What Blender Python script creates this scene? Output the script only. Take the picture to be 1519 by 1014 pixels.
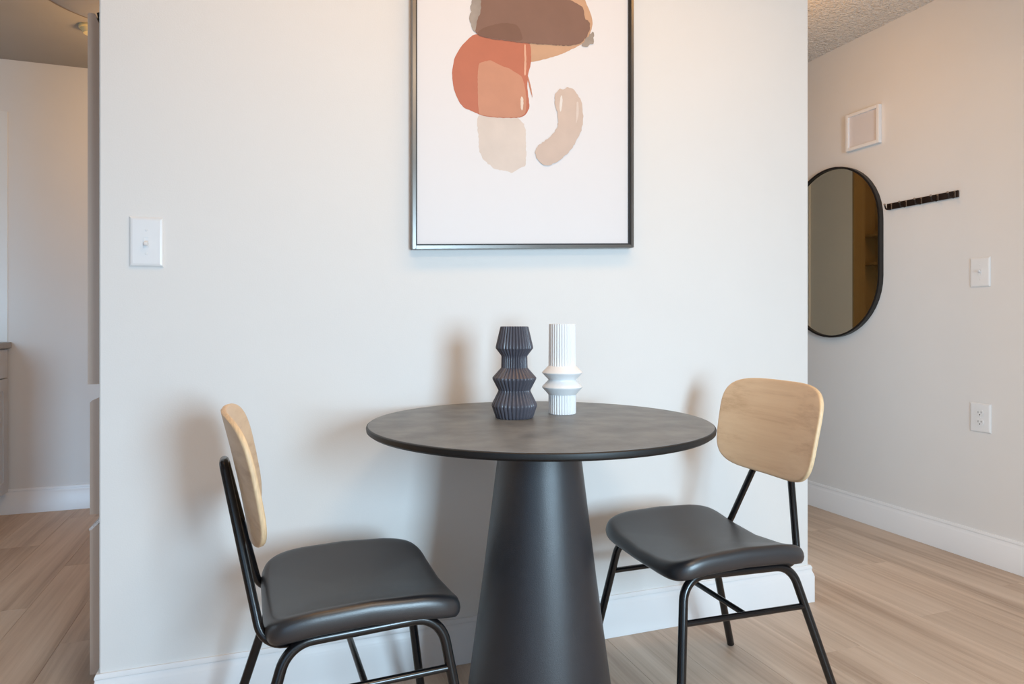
import bpy, bmesh, math, random
from mathutils import Vector, Matrix
from mathutils.geometry import tessellate_polygon

random.seed(7)
scene = bpy.context.scene
for o in list(bpy.data.objects):
    bpy.data.objects.remove(o)
col = scene.collection
R = math.radians

# ---------------------------------------------------------------- camera
cam_data = bpy.data.cameras.new('camera')
cam_data.sensor_fit = 'HORIZONTAL'
cam_data.sensor_width = 36.0
cam_data.lens = 36.0 * 993.99 / 1519
cam_data.shift_y = -(507 - 480.84) / 1519
cam_data.clip_start = 0.05
cam = bpy.data.objects.new('camera', cam_data)
cam.location = (0, 0, 1.0)
cam.rotation_euler = (R(90), 0, R(-19.7525))
col.objects.link(cam)
scene.camera = cam

# ---------------------------------------------------------------- world, lamps, exposure
world = bpy.data.worlds.new('world')
scene.world = world
world.use_nodes = True
bg = world.node_tree.nodes['Background']
bg.inputs[0].default_value = (0.75, 0.86, 1.0, 1)
bg.inputs[1].default_value = 0.15


def area(name, loc, rot, sx, sy, power, color, spread=180):
    d = bpy.data.lights.new(name, 'AREA')
    d.shape = 'RECTANGLE'
    d.size, d.size_y = sx, sy
    d.energy, d.color, d.spread = power, color, R(spread)
    o = bpy.data.objects.new(name, d)
    o.location, o.rotation_euler = loc, rot
    col.objects.link(o)
    return o


def point(name, loc, radius, power, color):
    d = bpy.data.lights.new(name, 'POINT')
    d.energy, d.color, d.shadow_soft_size = power, color, radius
    o = bpy.data.objects.new(name, d)
    o.location = loc
    col.objects.link(o)
    return o


# daylight from the window behind the camera, then four added cool fill lamps
area('window_daylight', (1.02, -1.56, 1.12), (R(74), 0, 0), 0.7, 1.0, 45, (0.57, 0.81, 1.0), 125)
area('fill_cool_left', (-1.25, -1.56, 1.05), (R(74), 0, R(-6)), 2.0, 1.9, 9.5, (0.44, 0.70, 1.0), 125)  # added broad cool fill to soften shadows; no door known there
area('fill_cool_kitchen_low', (-2.0, -1.56, 1.0), (R(81), 0, R(-5)), 0.8, 1.9, 8, (0.48, 0.74, 1.0), 40)  # added narrow cool fill aimed at the kitchen's lower wall
area('fill_cool_kitchen_side', (-3.13, 3.1, 1.5), (R(86), 0, R(-90)), 1.0, 0.9, 4, (0.55, 0.8, 1), 170)  # added cool fill for the kitchen; the wall has no window
area('fill_cool_right_wall', (1.86, 2.33, 0.98), (R(84), 0, R(-90)), 0.45, 1.8, 3.9, (0.72, 0.88, 1.0))  # added cool fill brightening the right wall; no lit room behind it
# warm ceiling light in the living area; the other three are unseen lamps added
area('warm_wash_dining', (0.72, 1.25, 2.44), (0, 0, 0), 2.1, 0.25, 10.8, (1, 0.47, 0.08))  # unseen strip without a fixture, placed to warm the wall's upper part
area('ceiling_light_living', (0.6, 0.0, 2.42), (0, 0, 0), 0.5, 0.5, 13, (1, 0.74, 0.50))
point('fill_warm_hall', (1.98, 2.35, 2.12), 0.09, 5.6, (1, 0.50, 0.14))  # added warm lamp hidden behind the partition, lights hall ceiling and wall; no pendant
point('fill_warm_kitchen', (-0.35, 3.42, 2.06), 0.12, 17, (1, 0.58, 0.24))  # added warm lamp out of view, tints the upper kitchen; not a pendant
vs = scene.view_settings
vs.view_transform = 'Standard'
vs.look = 'None'
vs.gamma = 1.0
vs.use_curve_mapping = False
vs.exposure = 0.06

# ---------------------------------------------------------------- materials
def lin(c):
    return tuple(((v / 255) / 12.92) if v / 255 <= 0.04045 else (((v / 255) + 0.055) / 1.055) ** 2.4 for v in c) + (1,)


class NT:
    def __init__(s, m):
        s.t = m.node_tree

    def n(s, kind, **kw):
        nd = s.t.nodes.new(kind)
        for k, v in kw.items():
            if k in nd.inputs.keys():
                nd.inputs[k].default_value = v
            else:
                setattr(nd, k, v)
        return nd

    def l(s, a, b):
        s.t.links.new(a, b)


def mat(name, rgb, rough=0.5, metal=0.0, var=0.04, scale=6.0, bump=0.0, bscale=120.0, spec=0.5, stretch=(1, 1, 1), detail=4.0, coat=0.0, rvar=0.05):
    m = bpy.data.materials.new(name)
    m.use_nodes = True
    g = NT(m)
    b = m.node_tree.nodes['Principled BSDF']
    b.inputs['Roughness'].default_value = rough
    b.inputs['Metallic'].default_value = metal
    b.inputs['Specular IOR Level'].default_value = spec
    b.inputs['Coat Weight'].default_value = coat
    tc = g.n('ShaderNodeTexCoord')
    mp = g.n('ShaderNodeMapping')
    mp.inputs['Scale'].default_value = stretch
    g.l(tc.outputs['Object'], mp.inputs['Vector'])
    nz = g.n('ShaderNodeTexNoise', Scale=scale, Detail=detail)
    g.l(mp.outputs[0], nz.inputs['Vector'])
    c = lin(rgb)
    rp = g.n('ShaderNodeValToRGB')
    rp.color_ramp.elements[0].position, rp.color_ramp.elements[1].position = 0.3, 0.7
    rp.color_ramp.elements[0].color = tuple(max(0, v * (1 - var)) for v in c[:3]) + (1,)
    rp.color_ramp.elements[1].color = tuple(min(1, v * (1 + var)) for v in c[:3]) + (1,)
    g.l(nz.outputs['Fac'], rp.inputs[0])
    g.l(rp.outputs[0], b.inputs['Base Color'])
    mr = g.n('ShaderNodeMapRange')
    mr.inputs['To Min'].default_value = max(0.02, rough - rvar)
    mr.inputs['To Max'].default_value = min(1, rough + rvar)
    g.l(nz.outputs['Fac'], mr.inputs['Value'])
    g.l(mr.outputs[0], b.inputs['Roughness'])
    if bump:
        n2 = g.n('ShaderNodeTexNoise', Scale=bscale, Detail=3.0)
        g.l(mp.outputs[0], n2.inputs['Vector'])
        bp = g.n('ShaderNodeBump', Strength=bump, Distance=0.01 if bump < 0.9 else 0.03)
        g.l(n2.outputs['Fac'], bp.inputs['Height'])
        g.l(bp.outputs[0], b.inputs['Normal'])
    return m


def wood_mat(name, light, mid, dark, along='Y', per_object=0.0, scale=1.0, rough=0.45, patch=None):
    """grain streaks running along one object axis, with a tint of its own per object"""
    m = bpy.data.materials.new(name)
    m.use_nodes = True
    g = NT(m)
    b = m.node_tree.nodes['Principled BSDF']
    b.inputs['Roughness'].default_value = rough
    tc = g.n('ShaderNodeTexCoord')
    oi = g.n('ShaderNodeObjectInfo')
    mul = g.n('ShaderNodeVectorMath', operation='MULTIPLY_ADD')
    cmb = g.n('ShaderNodeCombineXYZ')
    for i in range(3):
        g.l(oi.outputs['Random'], cmb.inputs[i])
    g.l(cmb.outputs[0], mul.inputs[0])
    mul.inputs[1].default_value = (37.0, 53.0, 71.0)
    g.l(tc.outputs['Object'], mul.inputs[2])
    st = {'X': (0.9, 14, 14), 'Y': (14, 0.9, 14), 'Z': (14, 14, 0.9)}[along]
    mp = g.n('ShaderNodeMapping')
    mp.inputs['Scale'].default_value = tuple(v * scale for v in st)
    g.l(mul.outputs[0], mp.inputs['Vector'])
    n1 = g.n('ShaderNodeTexNoise', Scale=1.0, Detail=6.0, Roughness=0.6, Distortion=0.9)
    g.l(mp.outputs[0], n1.inputs['Vector'])
    mp2 = g.n('ShaderNodeMapping')
    mp2.inputs['Scale'].default_value = tuple((v * 7 if v > 5 else v * 2.2) * scale for v in st)
    g.l(mul.outputs[0], mp2.inputs['Vector'])
    n2 = g.n('ShaderNodeTexNoise', Scale=1.0, Detail=4.0, Roughness=0.7)
    g.l(mp2.outputs[0], n2.inputs['Vector'])
    mx = g.n('ShaderNodeMix', data_type='FLOAT')
    mx.inputs[0].default_value = 0.3
    g.l(n1.outputs['Fac'], mx.inputs[2])
    g.l(n2.outputs['Fac'], mx.inputs[3])
    rp = g.n('ShaderNodeValToRGB')
    e = rp.color_ramp.elements
    e[0].position, e[0].color = 0.32, lin(dark)
    e[1].position, e[1].color = 0.68, lin(light)
    k = e.new(0.5)
    k.color = lin(mid)
    g.l(mx.outputs[0], rp.inputs[0])
    hv = g.n('ShaderNodeHueSaturation')
    if per_object:
        a = g.n('ShaderNodeMapRange')
        a.inputs['To Min'].default_value = 1 - per_object
        a.inputs['To Max'].default_value = 1 + per_object
        g.l(oi.outputs['Random'], a.inputs['Value'])
        g.l(a.outputs[0], hv.inputs['Value'])
    g.l(rp.outputs[0], hv.inputs['Color'])
    g.l(hv.outputs[0], b.inputs['Base Color'])
    bp = g.n('ShaderNodeBump', Strength=0.12, Distance=0.004)
    g.l(n2.outputs['Fac'], bp.inputs['Height'])
    g.l(bp.outputs[0], b.inputs['Normal'])
    return m


M = {}
M['wall'] = mat('wall_paint', (232, 231, 229), 0.75, var=0.006, bump=0.03, bscale=260)
M['wall_warm'] = mat('wall_paint_greige', (228, 226, 224), 0.8, var=0.008, bump=0.04, bscale=220)
M['ceiling'] = mat('popcorn_ceiling', (240, 236, 231), 0.95, var=0.07, scale=70, bump=1.0, bscale=75)
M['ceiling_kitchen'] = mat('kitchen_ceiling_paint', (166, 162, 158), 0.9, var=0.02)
M['trim'] = mat('white_trim_paint', (238, 238, 239), 0.4, var=0.006)
M['plastic'] = mat('white_plastic', (234, 235, 236), 0.22, var=0.004, coat=0.3)
M['slot'] = mat('dark_slot', (60, 58, 56), 0.6)
M['metal_black'] = mat('black_powder_coat', (13, 13, 16), 0.24, var=0.03, scale=12, spec=0.6, rvar=0.02)
M['leather'] = mat('black_faux_leather', (33, 35, 40), 0.38, var=0.06, scale=8, bump=0.05, bscale=420, spec=1.0)
M['ply'] = wood_mat('birch_plywood_face', (236, 209, 174), (226, 196, 160), (192, 155, 117), along='Y', scale=0.62, rough=0.42)
M['ply_edge'] = mat('plywood_edge', (228, 198, 158), 0.5, var=0.12, scale=60, stretch=(6, 1, 1))
M['top'] = mat('grey_stone_laminate', (114, 118, 121), 0.45, var=0.34, scale=13, detail=9, bump=0.05, bscale=160)
M['top_edge'] = mat('black_table_edge', (12, 12, 13), 0.5)
M['pedestal'] = mat('pedestal_powder_coat', (30, 33, 40), 0.42, var=0.06, scale=40, bump=0.1, bscale=600, spec=0.9)
M['vase_dark'] = mat('charcoal_glaze', (82, 81, 90), 0.32, var=0.08, scale=14, spec=0.5)
M['vase_white'] = mat('matt_white_ceramic', (240, 240, 240), 0.6, var=0.01)
M['floor'] = wood_mat('oak_vinyl_plank', (219, 199, 180), (198, 176, 156), (158, 133, 113), along='Y', per_object=0.045, scale=0.55, rough=0.5)
M['subfloor'] = mat('subfloor', (128, 104, 84), 0.8)
M['frame'] = mat('gunmetal_frame', (126, 124, 121), 0.3, metal=0.7, var=0.05)
M['lip'] = mat('dark_frame_lip', (40, 40, 42), 0.5)
M['paper'] = mat('print_paper', (231, 230, 232), 0.55, var=0.004)
M['steel'] = mat('stainless_door', (196, 172, 154), 0.42, metal=0.1, var=0.03, scale=3, stretch=(40, 40, 1))
M['steel_edge'] = mat('stainless_bright_edge', (214, 210, 206), 0.28, metal=0.7)
M['gasket'] = mat('dark_gasket', (46, 42, 40), 0.7)
M['cabinet'] = mat('pale_grey_cabinet', (196, 199, 204), 0.45, var=0.01)
M['counter'] = mat('grey_counter', (150, 146, 142), 0.35, var=0.06, scale=40)
M['splash'] = mat('white_splashback', (236, 236, 234), 0.25, var=0.008)
M['bronze'] = mat('dark_bronze', (46, 34, 28), 0.36, metal=0.5, var=0.12, scale=30)
M['bronze_light'] = mat('pale_bronze', (150, 132, 116), 0.34, metal=0.6, var=0.1, scale=30)  # lighter bronze for hook tips and plates
M['mirror_frame'] = mat('black_mirror_frame', (40, 37, 36), 0.4, metal=0.3)
M['lamp_shade'] = mat('grey_lamp_shade', (138, 138, 144), 0.5, var=0.02)
M['lamp_rim'] = mat('lamp_rim', (110, 98, 88), 0.6, metal=0.0)
M['detector'] = mat('cream_plastic', (226, 210, 160), 0.5)
M['closet'] = wood_mat('brown_closet_wood', (160, 134, 92), (152, 126, 84), (142, 116, 76), along='Z', scale=0.6, rough=0.6)
M['panel'] = mat('grey_white_panel', (222, 218, 220), 0.5, var=0.006)
mg = bpy.data.materials.new('mirror_glass')
mg.use_nodes = True
_b = mg.node_tree.nodes['Principled BSDF']
_b.inputs['Base Color'].default_value = (0.97, 0.94, 0.78, 1)
_b.inputs['Metallic'].default_value = 1.0
_b.inputs['Roughness'].default_value = 0.02
M['mirror'] = mg


def paint(name, rgb, var=0.05):
    return mat('paint_' + name, rgb, 0.6, var=var, scale=16, detail=8)


# ---------------------------------------------------------------- mesh helpers
def link(name, bm, m, parent=None, smooth=None, mats=None):
    me = bpy.data.meshes.new(name)
    bmesh.ops.recalc_face_normals(bm, faces=bm.faces)
    bm.to_mesh(me)
    bm.free()
    for x in (mats or [m]):
        me.materials.append(x)
    if smooth is not None:
        me.polygons.foreach_set('use_smooth', [True] * len(me.polygons))
        if smooth < 180:
            me.set_sharp_from_angle(angle=R(smooth))
    o = bpy.data.objects.new(name, me)
    col.objects.link(o)
    if parent:
        o.parent = parent
    return o


def box(bm, x0, x1, y0, y1, z0, z1, bev=0.0, seg=2):
    ret = bmesh.ops.create_cube(bm, size=1.0)
    vs_ = ret['verts']
    for v in vs_:
        v.co = Vector(((x0 + x1) / 2 + v.co.x * (x1 - x0), (y0 + y1) / 2 + v.co.y * (y1 - y0), (z0 + z1) / 2 + v.co.z * (z1 - z0)))
    if bev:
        es = list({e for v in vs_ for e in v.link_edges})
        bmesh.ops.bevel(bm, geom=es, offset=bev, segments=seg, profile=0.5, affect='EDGES')
    return bm


def B(x0, x1, y0, y1, z0, z1, bev=0.0, seg=2):
    return box(bmesh.new(), x0, x1, y0, y1, z0, z1, bev, seg)


def fillet(pts, rad, n=8):
    pts = [Vector(p) for p in pts]
    out = [pts[0]]
    for i in range(1, len(pts) - 1):
        a, p, c = pts[i - 1], pts[i], pts[i + 1]
        r = rad[i] if isinstance(rad, (list, tuple)) else rad
        u, v = (a - p).normalized(), (c - p).normalized()
        ang = u.angle(v)
        d = r / math.tan(ang / 2)
        d = min(d, (a - p).length * 0.95, (c - p).length * 0.95)
        p0, p1 = p + u * d, p + v * d
        bis = (u + v).normalized()
        rr = d * math.tan(ang / 2)
        cen = p + bis * (rr / math.sin(ang / 2))
        a0, a1 = p0 - cen, p1 - cen
        tot = a0.angle(a1)
        ax = a0.cross(a1).normalized()
        for k in range(n + 1):
            out.append(cen + Matrix.Rotation(tot * k / n, 3, ax) @ a0)
    out.append(pts[-1])
    return out


def tube(bm, path, r, seg=14, caps=True):
    path = [Vector(p) for p in path]
    rings = []
    t0 = (path[1] - path[0]).normalized()
    up = Vector((0, 0, 1)) if abs(t0.z) < 0.9 else Vector((1, 0, 0))
    nrm = t0.cross(up).normalized()
    for i, p in enumerate(path):
        if i == 0:
            t = t0
        elif i == len(path) - 1:
            t = (path[i] - path[i - 1]).normalized()
        else:
            t = ((path[i] - path[i - 1]).normalized() + (path[i + 1] - path[i]).normalized()).normalized()
        nrm = (nrm - t * nrm.dot(t)).normalized()
        b = t.cross(nrm)
        rings.append([bm.verts.new(p + (nrm * math.cos(2 * math.pi * k / seg) + b * math.sin(2 * math.pi * k / seg)) * r) for k in range(seg)])
    for a, c in zip(rings, rings[1:]):
        for k in range(seg):
            bm.faces.new((a[k], a[(k + 1) % seg], c[(k + 1) % seg], c[k]))
    if caps:
        bm.faces.new(rings[0])
        bm.faces.new(rings[-1])
    return bm


def lathe(bm, prof, seg=64, flute=None, n_flutes=0, close_top=False, close_bottom=True):
    """prof: (r, z, flute depth factor)"""
    rings = []
    for p in prof:
        r, z = p[0], p[1]
        fd = p[2] if len(p) > 2 else 0
        ring = []
        for k in range(seg):
            a = 2 * math.pi * k / seg
            rr = r
            if n_flutes and fd:
                rr -= fd * (1 - abs(math.cos(a * n_flutes / 2)))
            ring.append(bm.verts.new((rr * math.cos(a), rr * math.sin(a), z)))
        rings.append(ring)
    for a, c in zip(rings, rings[1:]):
        for k in range(seg):
            bm.faces.new((a[k], a[(k + 1) % seg], c[(k + 1) % seg], c[k]))
    if close_bottom:
        bm.faces.new(rings[0])
    if close_top:
        bm.faces.new(rings[-1])
    return bm


def sweep(bm, path, prof):
    """profile of (outward offset, z) swept along a 2-D polyline; outward is to the right of travel"""
    n = len(path)
    rows = []
    for i in range(n):
        p = Vector(path[i])
        ds = []
        if i > 0:
            ds.append((Vector(path[i]) - Vector(path[i - 1])).normalized())
        if i < n - 1:
            ds.append((Vector(path[i + 1]) - Vector(path[i])).normalized())
        ns = [Vector((d.y, -d.x)) for d in ds]
        if len(ns) == 2:
            m_ = (ns[0] + ns[1]).normalized()
            m_ = m_ / m_.dot(ns[0])
        else:
            m_ = ns[0]
        rows.append([bm.verts.new((p.x + m_.x * o_, p.y + m_.y * o_, z)) for o_, z in prof])
    k = len(prof)
    for a, c in zip(rows, rows[1:]):
        for j in range(k):
            bm.faces.new((a[j], a[(j + 1) % k], c[(j + 1) % k], c[j]))
    bm.faces.new(rows[0])
    bm.faces.new(rows[-1])
    return bm


def prism(bm, outline, f0, f1):
    """outline of 2-D points mapped by f0 / f1 to the two faces"""
    a = [bm.verts.new(f0(p)) for p in outline]
    b = [bm.verts.new(f1(p)) for p in outline]
    n = len(a)
    bm.faces.new(a)
    bm.faces.new(b)
    for i in range(n):
        bm.faces.new((a[i], a[(i + 1) % n], b[(i + 1) % n], b[i]))
    return bm


def thing(name, label, cat, loc=(0, 0, 0), rz=0.0, group=None):
    o = bpy.data.objects.new(name, None)
    o.empty_display_size = 0.1
    col.objects.link(o)
    o.location = loc
    o.rotation_euler = (0, 0, rz)
    return tag(o, label, cat, group)


def tag(o, label, cat, group=None):
    o['label'] = label
    o['category'] = cat
    if group:
        o['group'] = group
    return o


def struct(o):
    o['kind'] = 'structure'
    return o


def part_label(o, label):
    o['label'] = label
    return o

# ---------------------------------------------------------------- the setting
D = 1.9188       # face of the partition wall
XR = 2.8178      # face of the right wall
HC = 2.4613
WL, WR = -0.404, 1.8276

fl = struct(link('floor', B(-3.2, XR + 0.1, -3.1, 5.7, -0.12, -0.008), M['subfloor']))
pw, pl = 0.181, 1.22
cache = {}
ncol = 0
x = XR - 0.004
while x > -3.19:
    off = (ncol * 0.437) % pl
    y = -3.1 - off
    while y < 5.69:
        y0, y1 = max(y, -3.1), min(y + pl, 5.69)
        ln_ = round(y1 - y0, 3)
        if ln_ > 0.02:
            if ln_ not in cache:
                bm = B(0, pw - 0.0005, 0, ln_ - 0.0005, -0.0085, 0, 0.0006, 1)
                o = link('plank', bm, M['floor'], fl)
                cache[ln_] = o.data
            else:
                o = bpy.data.objects.new('plank', cache[ln_])
                col.objects.link(o)
                o.parent = fl
            o.location = (x - pw, y0, 0)
        y += pl
    x -= pw
    ncol += 1

struct(link('wall_partition', B(WL, WR, D, D + 0.11, 0, HC, 0.003, 1), M['wall']))
struct(link('wall_right', B(XR, XR + 0.12, -3.1, 5.7, 0, HC), M['wall_warm']))
struct(link('wall_left', B(-3.3, -3.2, -3.1, 5.7, 0, HC), M['wall']))
struct(link('wall_kitchen_back', B(-3.2, 1.10, 4.2221, 4.34, 0, HC), M['wall_warm']))
struct(link('wall_hall_end', B(1.10, XR, 5.6, 5.7, 0, HC), M['wall_warm']))
# hall side of the block behind the partition: solid, closet opening, solid, door
bm = B(WR - 0.1, WR, D + 0.112, 2.07, 0, HC)
box(bm, WR - 0.1, WR, 2.07, 2.59, 2.08, HC)  # header over the opening made for the added hall fill
box(bm, WR - 0.1, WR, 2.59, 2.62, 0, HC)
box(bm, WR - 0.1, WR, 3.56, 3.94, 0, HC)
box(bm, WR - 0.1, WR, 2.62, 3.56, 2.25, HC)
box(bm, WR - 0.1, WR, 3.94, 4.80, 2.10, HC)
box(bm, WR - 0.1, WR, 4.80, 5.6, 0, HC)
struct(link('wall_hall', bm, M['wall_warm']))
bm = B(1.47, 1.50, 2.60, 3.70, 0, HC)
box(bm, WR - 0.1, WR + 0.0005, 3.545, 3.5595, 0, 2.249)
box(bm, 1.50, WR - 0.101, 2.60, 2.63, 0, HC)
box(bm, 1.50, WR - 0.101, 3.67, 3.70, 0, HC)
struct(link('wall_closet', bm, M['closet']))
bm = bmesh.new()
for z in (1.42, 1.62):
    box(bm, 1.505, 1.62, 2.635, 3.665, z, z + 0.016)
tag(link('closet_shelf', bm, M['closet']), 'brown shelving in the dark closet seen in the oval mirror', 'shelf')
# back wall with the window opening and a wide gap behind the added fill lamps
bm = B(-3.2, -2.5, -1.7, -1.6, 0, HC)
box(bm, -0.5, 0.67, -1.7, -1.6, 0, HC)
box(bm, 1.37, XR, -1.7, -1.6, 0, HC)
box(bm, -2.5, -0.5, -1.7, -1.6, 2.0, HC)
box(bm, 0.67, 1.37, -1.7, -1.6, 1.65, HC)
box(bm, 0.67, 1.37, -1.7, -1.6, 0, 0.65)
struct(link('wall_back', bm, M['wall']))
# ceilings
struct(link('ceiling', B(-3.2, XR, -3.1, 5.7, HC, HC + 0.1), M['ceiling']))
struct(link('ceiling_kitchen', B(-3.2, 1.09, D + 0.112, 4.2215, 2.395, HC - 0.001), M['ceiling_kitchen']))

BB = 0.1312
prof = [(0.0, 0.0005), (0.015, 0.0005), (0.015, 0.094), (0.0135, 0.0965), (0.0135, 0.1005), (0.0115, 0.104), (0.0085, 0.113), (0.0078, 0.1175), (0.0095, 0.1195), (0.0095, 0.123), (0.006, BB), (0.0, BB)]
struct(link('baseboard_partition', sweep(bmesh.new(), [(WL, D + 0.105), (WL, D), (WR, D), (WR, 2.065)], prof), M['trim'], smooth=40))
struct(link('baseboard_right', sweep(bmesh.new(), [(XR, 5.59), (XR, -3.0)], prof), M['trim'], smooth=40))
struct(link('baseboard_kitchen', sweep(bmesh.new(), [(-1.9, 4.2221), (1.09, 4.2221)], prof), M['trim'], smooth=40))

# hall door with casing (seen in the mirror)
dr = struct(link('door_1', B(WR - 0.07, WR - 0.035, 4.0, 4.74, 0.008, 2.04, 0.002, 1), M['trim']))
bm = B(WR - 0.1, WR + 0.016, 3.94, 4.0, 0, 2.10, 0.003, 1)
box(bm, WR - 0.1, WR + 0.016, 4.74, 4.80, 0, 2.10, 0.003, 1)
box(bm, WR - 0.1, WR + 0.016, 4.0, 4.74, 2.04, 2.10, 0.003, 1)
link('door_frame', bm, M['trim'], dr)
for z in (0.3, 1.25, 1.85):
    link('hinge', B(WR - 0.034, WR - 0.02, 4.001, 4.02, z - 0.045, z + 0.045, 0.002, 1), M['steel_edge'], dr)

# ---------------------------------------------------------------- kitchen
# kitchen splashback panel
tag(link('splashback_panel', B(-1.899, -1.3063, 4.2165, 4.2219, 0.9075, 2.122, 0.0015, 1), M['splash']), 'white splashback panel on the kitchen wall above the grey counter', 'panel')
tag(link('countertop', B(-1.9, -1.2884, 3.0, 4.2155, 0.875, 0.907, 0.003, 2), M['counter']), 'grey kitchen countertop slab on the pale cabinet', 'countertop')
for (y0, y1, lab) in ((3.61, 4.2, 'pale grey base cabinet under the counter, beside the kitchen baseboard'), (3.01, 3.602, 'pale grey base cabinet under the counter, nearer than the one by the baseboard')):
    cb = thing('base_cabinet', lab, 'cabinet', (-1.3, (y0 + y1) / 2, 0), 0, 'kitchen base cabinets')
    h = (y1 - y0) / 2
    link('body', B(-0.598, -0.0205, -h, h, 0.121, 0.874, 0.001, 1), M['cabinet'], cb)
    link('toe_kick', B(-0.55, -0.075, -h, h, 0.001, 0.1208), M['trim'], cb)
    link('drawer', B(-0.02, 0, -h + 0.002, h - 0.002, 0.7215, 0.871, 0.002, 1), M['cabinet'], cb)
    bm = B(-0.02, -0.004, -h + 0.002, h - 0.002, 0.122, 0.7165, 0.001, 1)
    for a in ((-h + 0.002, -h + 0.062, 0.122, 0.7165), (h - 0.062, h - 0.002, 0.122, 0.7165), (-h + 0.062, h - 0.062, 0.122, 0.182), (-h + 0.062, h - 0.062, 0.6565, 0.7165)):
        box(bm, -0.004, 0, a[0], a[1], a[2], a[3])
    link('door', bm, M['cabinet'], cb)

# fridge: stands behind the partition, its doors project past the wall's edge
fr = thing('refrigerator', 'tall stainless refrigerator standing behind the partition wall edge', 'refrigerator', (-0.40, 2.50, 0))
link('body', B(0.004, 0.62, -0.455, 0.455, 0.03, 1.80, 0.006, 2), M['steel'], fr)
for xx in (0.06, 0.55):
    for yy in (-0.4, 0.4):
        bm = bmesh.new()
        bmesh.ops.create_cone(bm, cap_ends=True, segments=12, radius1=0.02, radius2=0.02, depth=0.03, matrix=Matrix.Translation((xx, yy, 0.0155)))
        link('foot', bm, M['gasket'], fr)
for s in (-1, 1):
    # upper door: outline in (x, z), with the hinge notch at the top inner corner
    ol = [(-0.056, 0.842), (-0.022, 0.842), (-0.006, 0.848), (-0.006, 1.793), (-0.024, 1.794), (-0.030, 1.798), (-0.034, 1.806), (-0.036, 1.816), (-0.040, 1.822), (-0.052, 1.822), (-0.056, 1.818)]
    y0, y1 = (-0.459, -0.002) if s < 0 else (0.002, 0.459)
    d = link('door', prism(bmesh.new(), ol, lambda p: (p[0], y0, p[1]), lambda p: (p[0], y1, p[1])), M['steel'], fr)
    link('gasket', B(-0.0058, 0.0036, y0 + 0.012, y1 - 0.012, 0.86, 1.78), M['gasket'], d)
    link('hinge_cover', prism(bmesh.new(), [(-0.030, 1.7995), (-0.012, 1.7955), (0.03, 1.801), (0.03, 1.812), (-0.018, 1.812), (-0.026, 1.830), (-0.036, 1.826), (-0.0335, 1.812)], lambda p: (p[0], y0 + 0.004 if s < 0 else y1 - 0.03, p[1]), lambda p: (p[0], y0 + 0.03 if s < 0 else y1 - 0.004, p[1])), M['gasket'], d)
for (z0, z1) in ((0.498, 0.797), (0.075, 0.462)):
    ol = [(-0.051, z0), (-0.006, z0), (-0.006, z1 + 0.016), (-0.016, z1 + 0.016), (-0.046, z1 + 0.002), (-0.051, z1 - 0.004)]
    d = link('drawer', prism(bmesh.new(), ol, lambda p: (p[0], -0.459, p[1]), lambda p: (p[0], 0.459, p[1])), M['steel'], fr)
    ol2 = [(-0.053, z1 - 0.006), (-0.046, z1 - 0.004), (-0.012, z1 + 0.030), (-0.016, z1 + 0.033), (-0.053, z1 - 0.001)]
    if z0 < 0.3:
        link('handle', prism(bmesh.new(), ol2, lambda p: (p[0], -0.4595, p[1]), lambda p: (p[0], 0.4595, p[1])), M['steel_edge'], d)
    link('gasket', B(-0.0058, 0.0036, -0.447, 0.447, z0 + 0.012, z1 + 0.026), M['gasket'], d)

# kitchen ceiling lamp and detector
lp = thing('ceiling_lamp', 'large round grey flush ceiling lamp above the refrigerator', 'lamp', (-0.56, 3.12, 2.395))
link('base', lathe(bmesh.new(), [(0.30, -0.03), (0.31, -0.028), (0.31, -0.0005)], 64, close_top=True), M['lamp_rim'], lp, smooth=40)
bm = lathe(bmesh.new(), [(0.0005, -0.082), (0.15, -0.081), (0.24, -0.077), (0.295, -0.07), (0.322, -0.058), (0.328, -0.045), (0.328, -0.031), (0.322, -0.0305)], 64, close_top=True)
link('lamp_shade', bm, M['lamp_shade'], lp, smooth=50)
bm = lathe(bmesh.new(), [(0.326, -0.056), (0.336, -0.056), (0.338, -0.05), (0.338, -0.034), (0.334, -0.0305), (0.3285, -0.0305)], 64)
link('rim', bm, M['lamp_rim'], lp, smooth=40)
sd = thing('smoke_detector', 'small round cream detector on the kitchen ceiling beside the lamp', 'detector', (-0.795, 3.63, 2.395))
link('base', lathe(bmesh.new(), [(0.05, -0.012), (0.052, -0.010), (0.052, -0.0005)], 32, close_top=True), M['detector'], sd, smooth=40)
link('cover', lathe(bmesh.new(), [(0.018, -0.036), (0.034, -0.033), (0.045, -0.0125)], 32, close_top=True), M['detector'], sd, smooth=40)

# ---------------------------------------------------------------- framed print
FX, FZ, FW, FH, SK = 0.3778, 1.2144, 0.7147, 1.005, 0.0441     # hangs a little out of square


def fp(u, w, dy):
    return (u, -dy, w + SK * u)


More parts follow.
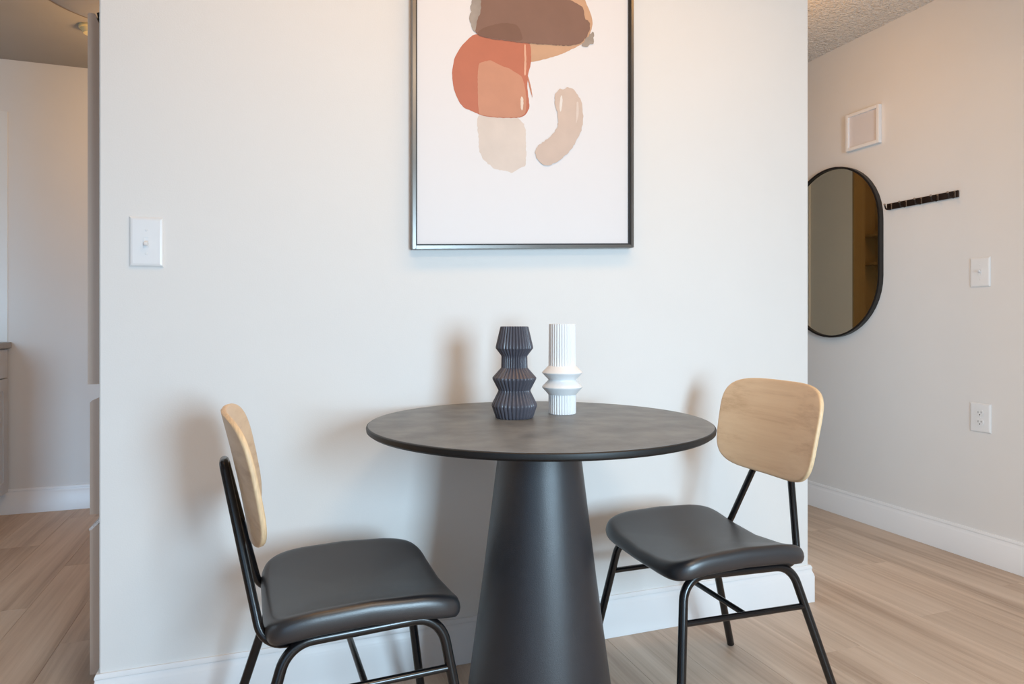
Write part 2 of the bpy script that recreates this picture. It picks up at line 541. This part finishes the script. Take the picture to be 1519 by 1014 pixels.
pf = thing('picture_frame', 'large slim gunmetal frame with an abstract print hung above the round table', 'picture', (FX, D - 0.002, FZ))
ft, fd = 0.0095, 0.030
for (u0, u1, w0, w1) in ((0, ft, 0, FH), (FW - ft, FW, 0, FH), (ft, FW - ft, 0, ft), (ft, FW - ft, FH - ft, FH)):
    bm = bmesh.new()
    if u1 - u0 < 0.05:
        ol = [(u0, w0), (u1, w0 + (0 if w0 else 0)), (u1, w1), (u0, w1)]
    else:
        ol = [(u0, w0), (u1, w0), (u1, w1), (u0, w1)]
    prism(bm, ol, lambda p: fp(p[0], p[1], 0), lambda p: fp(p[0], p[1], fd))
    bmesh.ops.bevel(bm, geom=[e for e in bm.edges], offset=0.0012, segments=2, affect='EDGES')
    link('frame_rail', bm, M['frame'], pf, smooth=30)
bm = bmesh.new()
for (u0, u1, w0, w1) in ((ft, ft + 0.005, ft, FH - ft), (FW - ft - 0.005, FW - ft, ft, FH - ft), (ft + 0.005, FW - ft - 0.005, ft, ft + 0.005), (ft + 0.005, FW - ft - 0.005, FH - ft - 0.005, FH - ft)):
    prism(bm, [(u0, w0), (u1, w0), (u1, w1), (u0, w1)], lambda p: fp(p[0], p[1], 0.004), lambda p: fp(p[0], p[1], 0.022))
part_label(link('frame_lip', bm, M['lip'], pf), 'dark inner lip of the frame')
pr = link('print', prism(bmesh.new(), [(ft, ft), (FW - ft, ft), (FW - ft, FH - ft), (ft, FH - ft)], lambda p: fp(p[0], p[1], 0.003), lambda p: fp(p[0], p[1], 0.016)), M['paper'], pf)
part_label(pr, 'white paper print with brown, orange and beige brush strokes')
ART = {
    'pale': [(0.194, 0.405),(0.349, 0.402),(0.351, 0.251),(0.338, 0.248),(0.323, 0.238),(0.306, 0.227),(0.28, 0.234),(0.252, 0.237),(0.231, 0.251),(0.212, 0.268),(0.202, 0.288),(0.198, 0.337)],
    'peach': [(0.328, 0.558),(0.367, 0.568),(0.393, 0.574),(0.461, 0.597),(0.523, 0.63),(0.558, 0.652),(0.577, 0.707),(0.567, 0.742),(0.548, 0.774),(0.539, 0.841),(0.306, 0.81),(0.306, 0.607)],
    'orange': [(0.185, 0.633),(0.171, 0.622),(0.144, 0.592),(0.126, 0.56),(0.118, 0.52),(0.122, 0.471),(0.138, 0.433),(0.154, 0.414),(0.173, 0.409),(0.191, 0.401),(0.217, 0.394),(0.263, 0.391),(0.328, 0.395),(0.349, 0.406),(0.362, 0.428),(0.358, 0.458),(0.354, 0.489),(0.356, 0.53),(0.367, 0.562),(0.365, 0.629),(0.328, 0.629),(0.263, 0.633),(0.21, 0.638)],
    'salmon': [(0.196, 0.547),(0.217, 0.556),(0.237, 0.562),(0.248, 0.557),(0.274, 0.547),(0.299, 0.541),(0.317, 0.531),(0.338, 0.52),(0.347, 0.488),(0.351, 0.448),(0.349, 0.411),(0.328, 0.397),(0.263, 0.393),(0.21, 0.396),(0.198, 0.401)],
    'stripe': [(0.343, 0.619),(0.349, 0.619),(0.351, 0.566),(0.349, 0.525),(0.343, 0.525),(0.345, 0.57)],
    'streak': [(0.332, 0.456),(0.336, 0.461),(0.341, 0.455),(0.341, 0.426),(0.336, 0.416),(0.332, 0.426)],
    'hair': [(0.356, 0.526),(0.362, 0.506),(0.369, 0.475),(0.371, 0.457),(0.367, 0.469),(0.358, 0.501),(0.354, 0.517)],
    'grey': [(0.177, 0.793),(0.212, 0.798),(0.217, 0.639),(0.187, 0.638),(0.173, 0.674),(0.179, 0.71)],
    'greyr': [(0.534, 0.633),(0.563, 0.67),(0.577, 0.686),(0.579, 0.644),(0.553, 0.633)],
    'brown': [(0.204, 0.797),(0.393, 0.822),(0.472, 0.773),(0.507, 0.769),(0.544, 0.754),(0.544, 0.721),(0.563, 0.71),(0.565, 0.691),(0.553, 0.662),(0.53, 0.637),(0.484, 0.628),(0.393, 0.624),(0.328, 0.623),(0.263, 0.625),(0.21, 0.626),(0.187, 0.638),(0.194, 0.676),(0.208, 0.708)],
    'dark': [(0.191, 0.638),(0.221, 0.659),(0.274, 0.677),(0.317, 0.677),(0.332, 0.661),(0.341, 0.627),(0.263, 0.627),(0.21, 0.628)],
    'sickle': [(0.443, 0.454),(0.447, 0.479),(0.461, 0.495),(0.475, 0.491),(0.488, 0.501),(0.507, 0.496),(0.525, 0.476),(0.539, 0.45),(0.541, 0.397),(0.534, 0.365),(0.511, 0.322),(0.488, 0.294),(0.461, 0.272),(0.427, 0.254),(0.4, 0.257),(0.385, 0.273),(0.378, 0.293),(0.387, 0.312),(0.411, 0.33),(0.438, 0.35),(0.454, 0.375),(0.456, 0.403),(0.45, 0.429)],
    'streak2': [(0.463, 0.47),(0.47, 0.474),(0.47, 0.445),(0.463, 0.418),(0.459, 0.434)],
    'streak3': [(0.518, 0.459),(0.525, 0.455),(0.525, 0.417),(0.516, 0.383),(0.516, 0.427)],
}
ART_COL = {'pale': (230, 217, 207), 'peach': (214, 172, 140), 'orange': (200, 120, 94), 'salmon': (212, 152, 124), 'stripe': (236, 186, 158), 'streak': (244, 226, 210),
           'hair': (204, 140, 112), 'grey': (172, 162, 154), 'greyr': (172, 160, 150), 'brown': (139, 106, 93), 'dark': (128, 94, 80), 'sickle': (219, 198, 184), 'streak2': (240, 234, 228), 'streak3': (232, 216, 205)}
ROUGH = {'grey': 0.009, 'greyr': 0.006, 'brown': 0.003, 'pale': 0.003, 'sickle': 0.003}
rnd = random.Random(3)
for i, (k, pts) in enumerate([(k, ART[k]) for k in ('pale', 'peach', 'orange', 'salmon', 'stripe', 'streak', 'hair', 'grey', 'greyr', 'brown', 'dark', 'sickle', 'streak2', 'streak3')]):
    # round the outline (two Chaikin passes), then roughen it like a brush edge
    q = pts
    for _ in range(2):
        q = [p for a, b in zip(q, q[1:] + q[:1]) for p in ((a[0] * .8 + b[0] * .2, a[1] * .8 + b[1] * .2), (a[0] * .2 + b[0] * .8, a[1] * .2 + b[1] * .8))]
    out = []
    am = ROUGH.get(k, 0.0013)
    for a, b in zip(q, q[1:] + q[:1]):
        L = math.hypot(b[0] - a[0], b[1] - a[1])
        n = max(1, int(L / 0.005))
        for t in range(n):
            f = t / n
            j = rnd.uniform(-1, 1) * am * 0.5
            nx, nz = (b[1] - a[1]) / (L + 1e-9), -(b[0] - a[0]) / (L + 1e-9)
            out.append((a[0] + (b[0] - a[0]) * f + nx * j, a[1] + (b[1] - a[1]) * f + nz * j))
    bm = bmesh.new()
    d0 = 0.0161 + 0.00018 * i
    vv = [bm.verts.new(fp(p[0], p[1], d0)) for p in out]
    for tri in tessellate_polygon([[Vector((p[0], p[1], 0)) for p in out]]):
        if len(set(tri)) == 3:
            bm.faces.new([vv[t] for t in tri])
    link('brush_stroke', bm, paint(k, tuple(v * 0.95 for v in ART_COL[k]), 0.18 if k.startswith('grey') else 0.045), pr)

# ---------------------------------------------------------------- switches, outlet, small wall panel
def plate_bm(w, h, t=0.006):
    bm = bmesh.new()
    ol = [(-w / 2, -h / 2), (w / 2, -h / 2), (w / 2, h / 2), (-w / 2, h / 2)]
    rings = []
    for ins, dy in ((0, 0), (0, t * 0.35), (0.0035, t * 0.85), (0.008, t)):
        rings.append([bm.verts.new((p[0] - math.copysign(ins, p[0]), -dy, p[1] - math.copysign(ins, p[1]))) for p in ol])
    for a, c in zip(rings, rings[1:]):
        for k in range(4):
            bm.faces.new((a[k], a[(k + 1) % 4], c[(k + 1) % 4], c[k]))
    bm.faces.new(rings[0])
    bm.faces.new(rings[-1])
    return bm


def screw(parent, z, y):
    bm = bmesh.new()
    bmesh.ops.create_cone(bm, cap_ends=True, segments=12, radius1=0.0032, radius2=0.0026, depth=0.0016, matrix=Matrix.Translation((0, y, z)) @ Matrix.Rotation(R(90), 4, 'X'))
    link('screw', bm, M['plastic'], parent)


def light_switch(loc, rz, w, h, label, up):
    t = thing('light_switch', label, 'switch', loc, rz)
    link('plate', plate_bm(w, h), M['plastic'], t)
    bm = bmesh.new()
    for a in ((-0.0062, -0.005, -0.013, 0.013), (0.005, 0.0062, -0.013, 0.013), (-0.005, 0.005, 0.0118, 0.013), (-0.005, 0.005, -0.013, -0.0118)):
        box(bm, a[0], a[1], -0.0072, -0.0058, a[2], a[3])
    link('toggle_surround', bm, M['plastic'], t)
    s = 1 if up else -1
    ol = [(-0.0055, -0.0035 * s), (-0.0165, -0.001 * s + 0.004 * s), (-0.0175, 0.009 * s), (-0.0145, 0.0105 * s), (-0.0055, 0.0055 * s)]
    bm = prism(bmesh.new(), ol, lambda p: (-0.0042, p[0], p[1]), lambda p: (0.0042, p[0], p[1]))
    bmesh.ops.bevel(bm, geom=[e for e in bm.edges], offset=0.0008, segments=2, affect='EDGES')
    link('toggle', bm, M['plastic'], t)
    for z in (0.030, -0.030):
        screw(t, z, -0.0064)
    return t


light_switch((-0.2985, D - 0.0005, 1.2093), 0, 0.0777, 0.1262, 'white toggle light switch on the wall left of the framed print', False)
light_switch((XR - 0.0005, 1.9933, 1.2200), R(-90), 0.0857, 0.1245, 'white toggle light switch below the dark coat hook rail', True)
ot = thing('wall_outlet', 'white duplex power outlet low on the right wall below the light switch', 'outlet', (XR - 0.0005, 1.9919, 0.6068), R(-90))
link('plate', plate_bm(0.0884, 0.1225), M['plastic'], ot)
for z in (0.0195, -0.0195):
    bm = bmesh.new()
    ol = [(0.0165 * math.cos(a), max(-0.0135, min(0.0135, 0.0165 * math.sin(a)))) for a in [2 * math.pi * k / 32 for k in range(32)]]
    prism(bm, ol, lambda p: (p[0], -0.0058, p[1]), lambda p: (p[0], -0.0082, p[1]))
    rc = link('receptacle', bm, M['plastic'], ot)
    rc.location = (0, 0, z)
    bm = bmesh.new()
    box(bm, -0.0072, -0.0052, -0.0086, -0.0080, -0.001, 0.0075)
    box(bm, 0.0052, 0.0072, -0.0086, -0.0080, 0.0, 0.0072)
    bmesh.ops.create_cone(bm, cap_ends=True, segments=12, radius1=0.0026, radius2=0.0026, depth=0.0006, matrix=Matrix.Translation((0, -0.0083, -0.007)) @ Matrix.Rotation(R(90), 4, 'X'))
    link('slot', bm, M['slot'], rc)
screw(ot, 0, -0.0064)

wp = thing('wall_panel', 'small square white framed panel high on the right wall above the mirror', 'panel', (XR - 0.0005, 2.5814, 1.9855), R(-90))
link('panel', B(-0.085, 0.085, -0.010, 0, -0.078, 0.078), M['panel'], wp)
for a in ((-0.1013, -0.085, -0.0945, 0.0945), (0.085, 0.1013, -0.0945, 0.0945), (-0.085, 0.085, 0.078, 0.0945), (-0.085, 0.085, -0.0945, -0.078)):
    link('frame', B(a[0], a[1], -0.02, 0, a[2], a[3], 0.002, 2), M['trim'], wp)

# ---------------------------------------------------------------- oval mirror
def stadium(w, h, n=24):
    r = w / 2
    s = h / 2 - r
    return [(r * math.cos(a), s + r * math.sin(a)) for a in [math.pi * k / n for k in range(n + 1)]] + [(-r * math.cos(a), -s - r * math.sin(a)) for a in [math.pi * k / n for k in range(n + 1)]]


mr_ = thing('wall_mirror', 'tall pill-shaped mirror in a thin black frame on the right wall', 'mirror', (XR - 0.0005, 2.78, 1.38), R(-90))
mo, mi = stadium(0.62, 0.90), stadium(0.600, 0.88)
bm = bmesh.new()
loops = []
for ol, dy in ((mo, 0), (mo, -0.026), (mi, -0.026), (mi, 0)):
    loops.append([bm.verts.new((p[0], dy, p[1])) for p in ol])
n = len(mo)
for i in range(4):
    a, c = loops[i], loops[(i + 1) % 4]
    for k in range(n):
        bm.faces.new((a[k], a[(k + 1) % n], c[(k + 1) % n], c[k]))
link('frame', bm, M['mirror_frame'], mr_, smooth=35)
link('mirror_glass', prism(bmesh.new(), stadium(0.5995, 0.8795), lambda p: (p[0], -0.003, p[1]), lambda p: (p[0], -0.016, p[1])), M['mirror'], mr_)

# ---------------------------------------------------------------- coat hook rail
hr = thing('coat_hook_rail', 'narrow dark bronze rail of five coat hooks beside the mirror', 'hook rail', (XR - 0.0005, 2.2655, 1.5685), R(-90))
link('rail', B(-0.1785, 0.1785, -0.009, 0, -0.0148, 0.0148, 0.0015, 2), M['bronze'], hr)
for yy in (2.4245, 2.3452, 2.2662, 2.1859, 2.1065):
    u = 2.2715 - yy
    hk = link('hook', tube(bmesh.new(), fillet([(u, -0.010, 0.008), (u, -0.013, -0.0165), (u, -0.044, -0.0165), (u, -0.052, 0.004)], [0, 0.006, 0.009, 0], 5), 0.0034, 10), M['bronze'], hr, smooth=60)
    bm = bmesh.new()
    bmesh.ops.create_uvsphere(bm, u_segments=12, v_segments=8, radius=0.005, matrix=Matrix.Translation((u, -0.052, 0.005)))
    link('hook_tip', bm, M['bronze_light'], hk, smooth=180)
    link('hook_plate', B(u - 0.004, u + 0.004, -0.0115, -0.0088, -0.0148, 0.0148, 0.0008, 1), M['bronze_light'], hk)

# ---------------------------------------------------------------- round table
TX, TY, TZ, TR = 0.6077, 1.4969, 0.7686, 0.4085
tb = thing('round_table', 'round dark pedestal table with a grey stone-look top pushed against the wall', 'table', (TX, TY, 0))
bm = lathe(bmesh.new(), [(TR - 0.16, TZ - 0.027), (TR - 0.05, TZ - 0.0225), (TR - 0.008, TZ - 0.0175), (TR - 0.001, TZ - 0.0125), (TR, TZ - 0.0055), (TR - 0.001, TZ - 0.0025), (TR - 0.0035, TZ - 0.0008)], 128, close_top=True)
part_label(link('tabletop_edge', bm, M['top_edge'], tb, smooth=35), 'thin black edge of the tabletop')
bm = lathe(bmesh.new(), [(TR - 0.0038, TZ - 0.0009), (TR - 0.0045, TZ - 0.0001), (TR - 0.006, TZ)], 128, close_top=True)
part_label(link('tabletop', bm, M['top'], tb, smooth=35), 'mottled grey stone-look tabletop')
bm = lathe(bmesh.new(), [(0.1912, 0.0), (0.1925, 0.002), (0.1915, 0.005), (0.172, 0.134), (0.1357, 0.40), (0.1023, 0.67), (0.0925, 0.7445)], 96, close_top=True)
part_label(link('pedestal', bm, M['pedestal'], tb, smooth=30), 'black conical pedestal')

# ---------------------------------------------------------------- vases
def vase(name, label, loc, prof, seg, nf, material, smooth):
    t = thing(name, label, 'vase', loc)
    # refine each straight run so the flutes stay crisp
    p2 = []
    for a, b in zip(prof, prof[1:]):
        for k in range(4):
            f = k / 4
            p2.append((a[0] + (b[0] - a[0]) * f, a[1] + (b[1] - a[1]) * f, a[2] if a[2] == b[2] else (a[2] if f < 0.5 else b[2])))
    p2.append(prof[-1])
    z = prof[-1][1]
    r = prof[-1][0]
    p2 += [(r - 0.003, z + 0.0008, 0), (r - 0.006, z - 0.002, 0), (r - 0.008, z * 0.6, 0), (0.02, 0.008, 0)]
    link('body', lathe(bmesh.new(), p2, seg, n_flutes=nf, close_top=True), material, t, smooth=smooth)
    return t


fd_ = 0.0034
v1 = vase('ribbed_vase', 'charcoal ribbed vase with zigzag silhouette on the table', (0.5681, 1.5648, TZ + 0.0005),
     [(0.0455, 0.0, fd_ * .6), (0.0472, 0.002, fd_), (0.0568, 0.030, fd_), (0.0565, 0.0335, fd_), (0.0405, 0.0650, fd_), (0.0400, 0.068, fd_), (0.0545, 0.0955, fd_), (0.0545, 0.0995, fd_), (0.0330, 0.1235, fd_), (0.0322, 0.152, fd_), (0.0328, 0.1535, fd_), (0.0466, 0.1715, fd_), (0.0466, 0.1755, fd_), (0.0350, 0.2250, fd_)],
     384, 32, M['vase_dark'], 24)
fw_ = 0.0020
vase('ribbed_vase', 'white vase with fluted cylinder and two flared rings on the table', (0.7109, 1.5939, TZ + 0.0005),
     [(0.0345, 0.0, 0), (0.0356, 0.0015, fw_), (0.0358, 0.0490, fw_), (0.0358, 0.0492, 0), (0.0520, 0.0675, 0), (0.0527, 0.0690, 0), (0.0520, 0.0705, 0), (0.0362, 0.0865, 0), (0.0362, 0.0885, 0), (0.0520, 0.1045, 0), (0.0527, 0.1060, 0), (0.0518, 0.1078, 0), (0.0358, 0.1235, 0), (0.0357, 0.1238, fw_), (0.0345, 0.2315, fw_)],
     384, 32, M['vase_white'], 24)

# ---------------------------------------------------------------- chairs
def seat_bm():
    bm = bmesh.new()
    cx, a = 0.006, 0.193
    n = 84

    def outline(t):
        c, s = math.cos(t), math.sin(t)
        ex = 2 / 8.5
        return a * math.copysign(abs(c) ** ex, c), 0.206 * math.copysign(abs(s) ** ex, s)

    def h(x, y):
        k = min(1.05, abs(y) / 0.2)
        e = abs(x) / 0.19
        return 0.426 + k * k * (0.044 - 0.020 * e ** 2.5) - 0.004 * e ** 3 * (1 - k * k)
    rows = [(s, 0.0) for s in (0.12, 0.3, 0.5, 0.7, 0.82, 0.90)] + [(0.945, -0.0018), (0.975, -0.0055), (0.993, -0.011), (1.0, -0.017), (0.993, -0.023), (0.975, -0.0275), (0.94, -0.0295), (0.7, -0.030), (0.4, -0.030), (0.12, -0.030)]
    rings = []
    for s, dz in rows:
        ring = []
        for k in range(n):
            x, y = outline(2 * math.pi * k / n)
            x, y = x * s, y * s
            ring.append(bm.verts.new((cx + x, y, h(cx + x, y) + dz * (1 + 0.75 * min(1, abs(y) / 0.2) ** 2))))
        rings.append(ring)
    for p, q in zip(rings, rings[1:]):
        for k in range(n):
            bm.faces.new((p[k], p[(k + 1) % n], q[(k + 1) % n], q[k]))
    bm.faces.new(rings[0])
    bm.faces.new(rings[-1])
    return bm


def back_bm(face_only=None):
    """bent plywood back: rounded rectangle in (y, s), leaning like the tubes, sides curving forward"""
    bm = bmesh.new()
    n = 80
    th = 0.0115
    cz, hh, hw = 0.714, 0.129, 0.207

    def pos(y, z, side):
        x = -0.1914 - 0.207 * (z - 0.4043) + 0.0150 + 0.052 * (y / 0.2) ** 2 * 0.62 - 0.004 * ((z - cz) / hh) ** 2
        nx = Vector((1, -0.32 * (y / 0.2), 0.2)).normalized()
        return Vector((x, y, z)) + nx * (th * side)

    def outline(t):
        c, s = math.cos(t), math.sin(t)
        e = 2 / 4.2
        yy = math.copysign(abs(c) ** e, c)
        zz = math.copysign(abs(s) ** e, s)
        return yy * (hw - 0.006 + 0.006 * zz), zz * hh
    rows = []
    sc = [0.08, 0.2, 0.35, 0.5, 0.65, 0.8, 0.9, 0.97]
    for s in sc:
        rows.append((s, 1.0))
    rows += [(0.992, 0.94), (1.0, 0.75), (1.0, 0.25), (0.992, 0.06)]
    for s in reversed(sc):
        rows.append((s, 0.0))
    rings = []
    for s, side in rows:
        ring = []
        for k in range(n):
            y, dz = outline(2 * math.pi * k / n)
            ring.append(bm.verts.new(pos(y * s, cz + dz * s, side)))
        rings.append(ring)
    for i, (p, q) in enumerate(zip(rings, rings[1:])):
        for k in range(n):
            f = bm.faces.new((p[k], p[(k + 1) % n], q[(k + 1) % n], q[k]))
            f.material_index = 1 if 8 <= i <= 10 else 0
    bm.faces.new(rings[0])
    bm.faces.new(rings[-1])
    return bm


def make_chair(label):
    t = thing('dining_chair', label, 'chair', (0, 0, 0), 0, 'dining chairs at the round table')
    part_label(link('seat', seat_bm(), M['leather'], t, smooth=180), 'padded black faux leather seat')
    bk = part_label(link('backrest', back_bm(), M['ply'], t, smooth=50, mats=[M['ply'], M['ply_edge']]), 'curved pale plywood backrest')
    FF, A, Bb, RF = Vector((0.2176, 0.238, 0.002)), Vector((0.1542, 0.1598, 0.4010)), Vector((-0.1455, 0.1721, 0.3985)), Vector((-0.2669, 0.2292, 0.003))
    zs = 0.2993
    for s in (1, -1):
        f = lambda v: Vector((v.x, v.y * s, v.z))
        full = fillet([f(FF), f(A), f(Bb), f(RF)], 0.062, 10)
        front, rear = full[:12], full[12:]
        link('leg', tube(bmesh.new(), front, 0.0108), M['metal_black'], t, smooth=50)
        link('leg', tube(bmesh.new(), rear, 0.0108), M['metal_black'], t, smooth=50)
        link('side_rail', tube(bmesh.new(), [full[11], full[12]], 0.0107), M['metal_black'], t, smooth=50)
        SF = f(FF.lerp(A, (zs - FF.z) / (A.z - FF.z)))
        SR = f(RF.lerp(Bb, (zs - RF.z) / (Bb.z - RF.z)))
        link('stretcher', tube(bmesh.new(), [SF, SR], 0.0075), M['metal_black'], t, smooth=50)
        if s == 1:
            mid = (SF + SR) / 2
    link('cross_stretcher', tube(bmesh.new(), [mid, Vector((mid.x, -mid.y, mid.z))], 0.0068), M['metal_black'], t, smooth=50)
    P = lambda s: [(0.0, 0.150 * s, 0.391), (-0.1890, 0.1475 * s, 0.391), (-0.2600, 0.026 * s, 0.718)]
    path = P(1) + list(reversed(P(-1)))
    link('back_frame', tube(bmesh.new(), fillet(path, [0, 0.05, 0.018, 0.018, 0.05, 0], 8), 0.0092), M['metal_black'], t, smooth=50)
    for xx in (-0.1, 0.08):
        link('seat_support', B(xx - 0.016, xx + 0.016, -0.158, 0.158, 0.3865, 0.3905), M['metal_black'], t)
    return t


def copy_tree(o, parent=None):
    c = o.copy()
    col.objects.link(c)
    c.parent = parent
    for ch in list(o.children):
        copy_tree(ch, c)
    return c


c1 = make_chair('black and plywood dining chair facing right, its backrest seen edge-on near the kitchen')
c2 = copy_tree(c1)
c2['label'] = 'black and plywood dining chair facing left, its backrest face-on at the wall end'
for ch in c1.children:
    if ch.name.startswith('backrest'):
        ch.location = (0.0036, 0, -0.0175)
c1.location, c1.rotation_euler = (0.1684, 1.5062, 0), (0, 0, R(2.095))
c2.location, c2.rotation_euler = (1.0791, 1.5154, 0), (0, 0, R(-181.14))
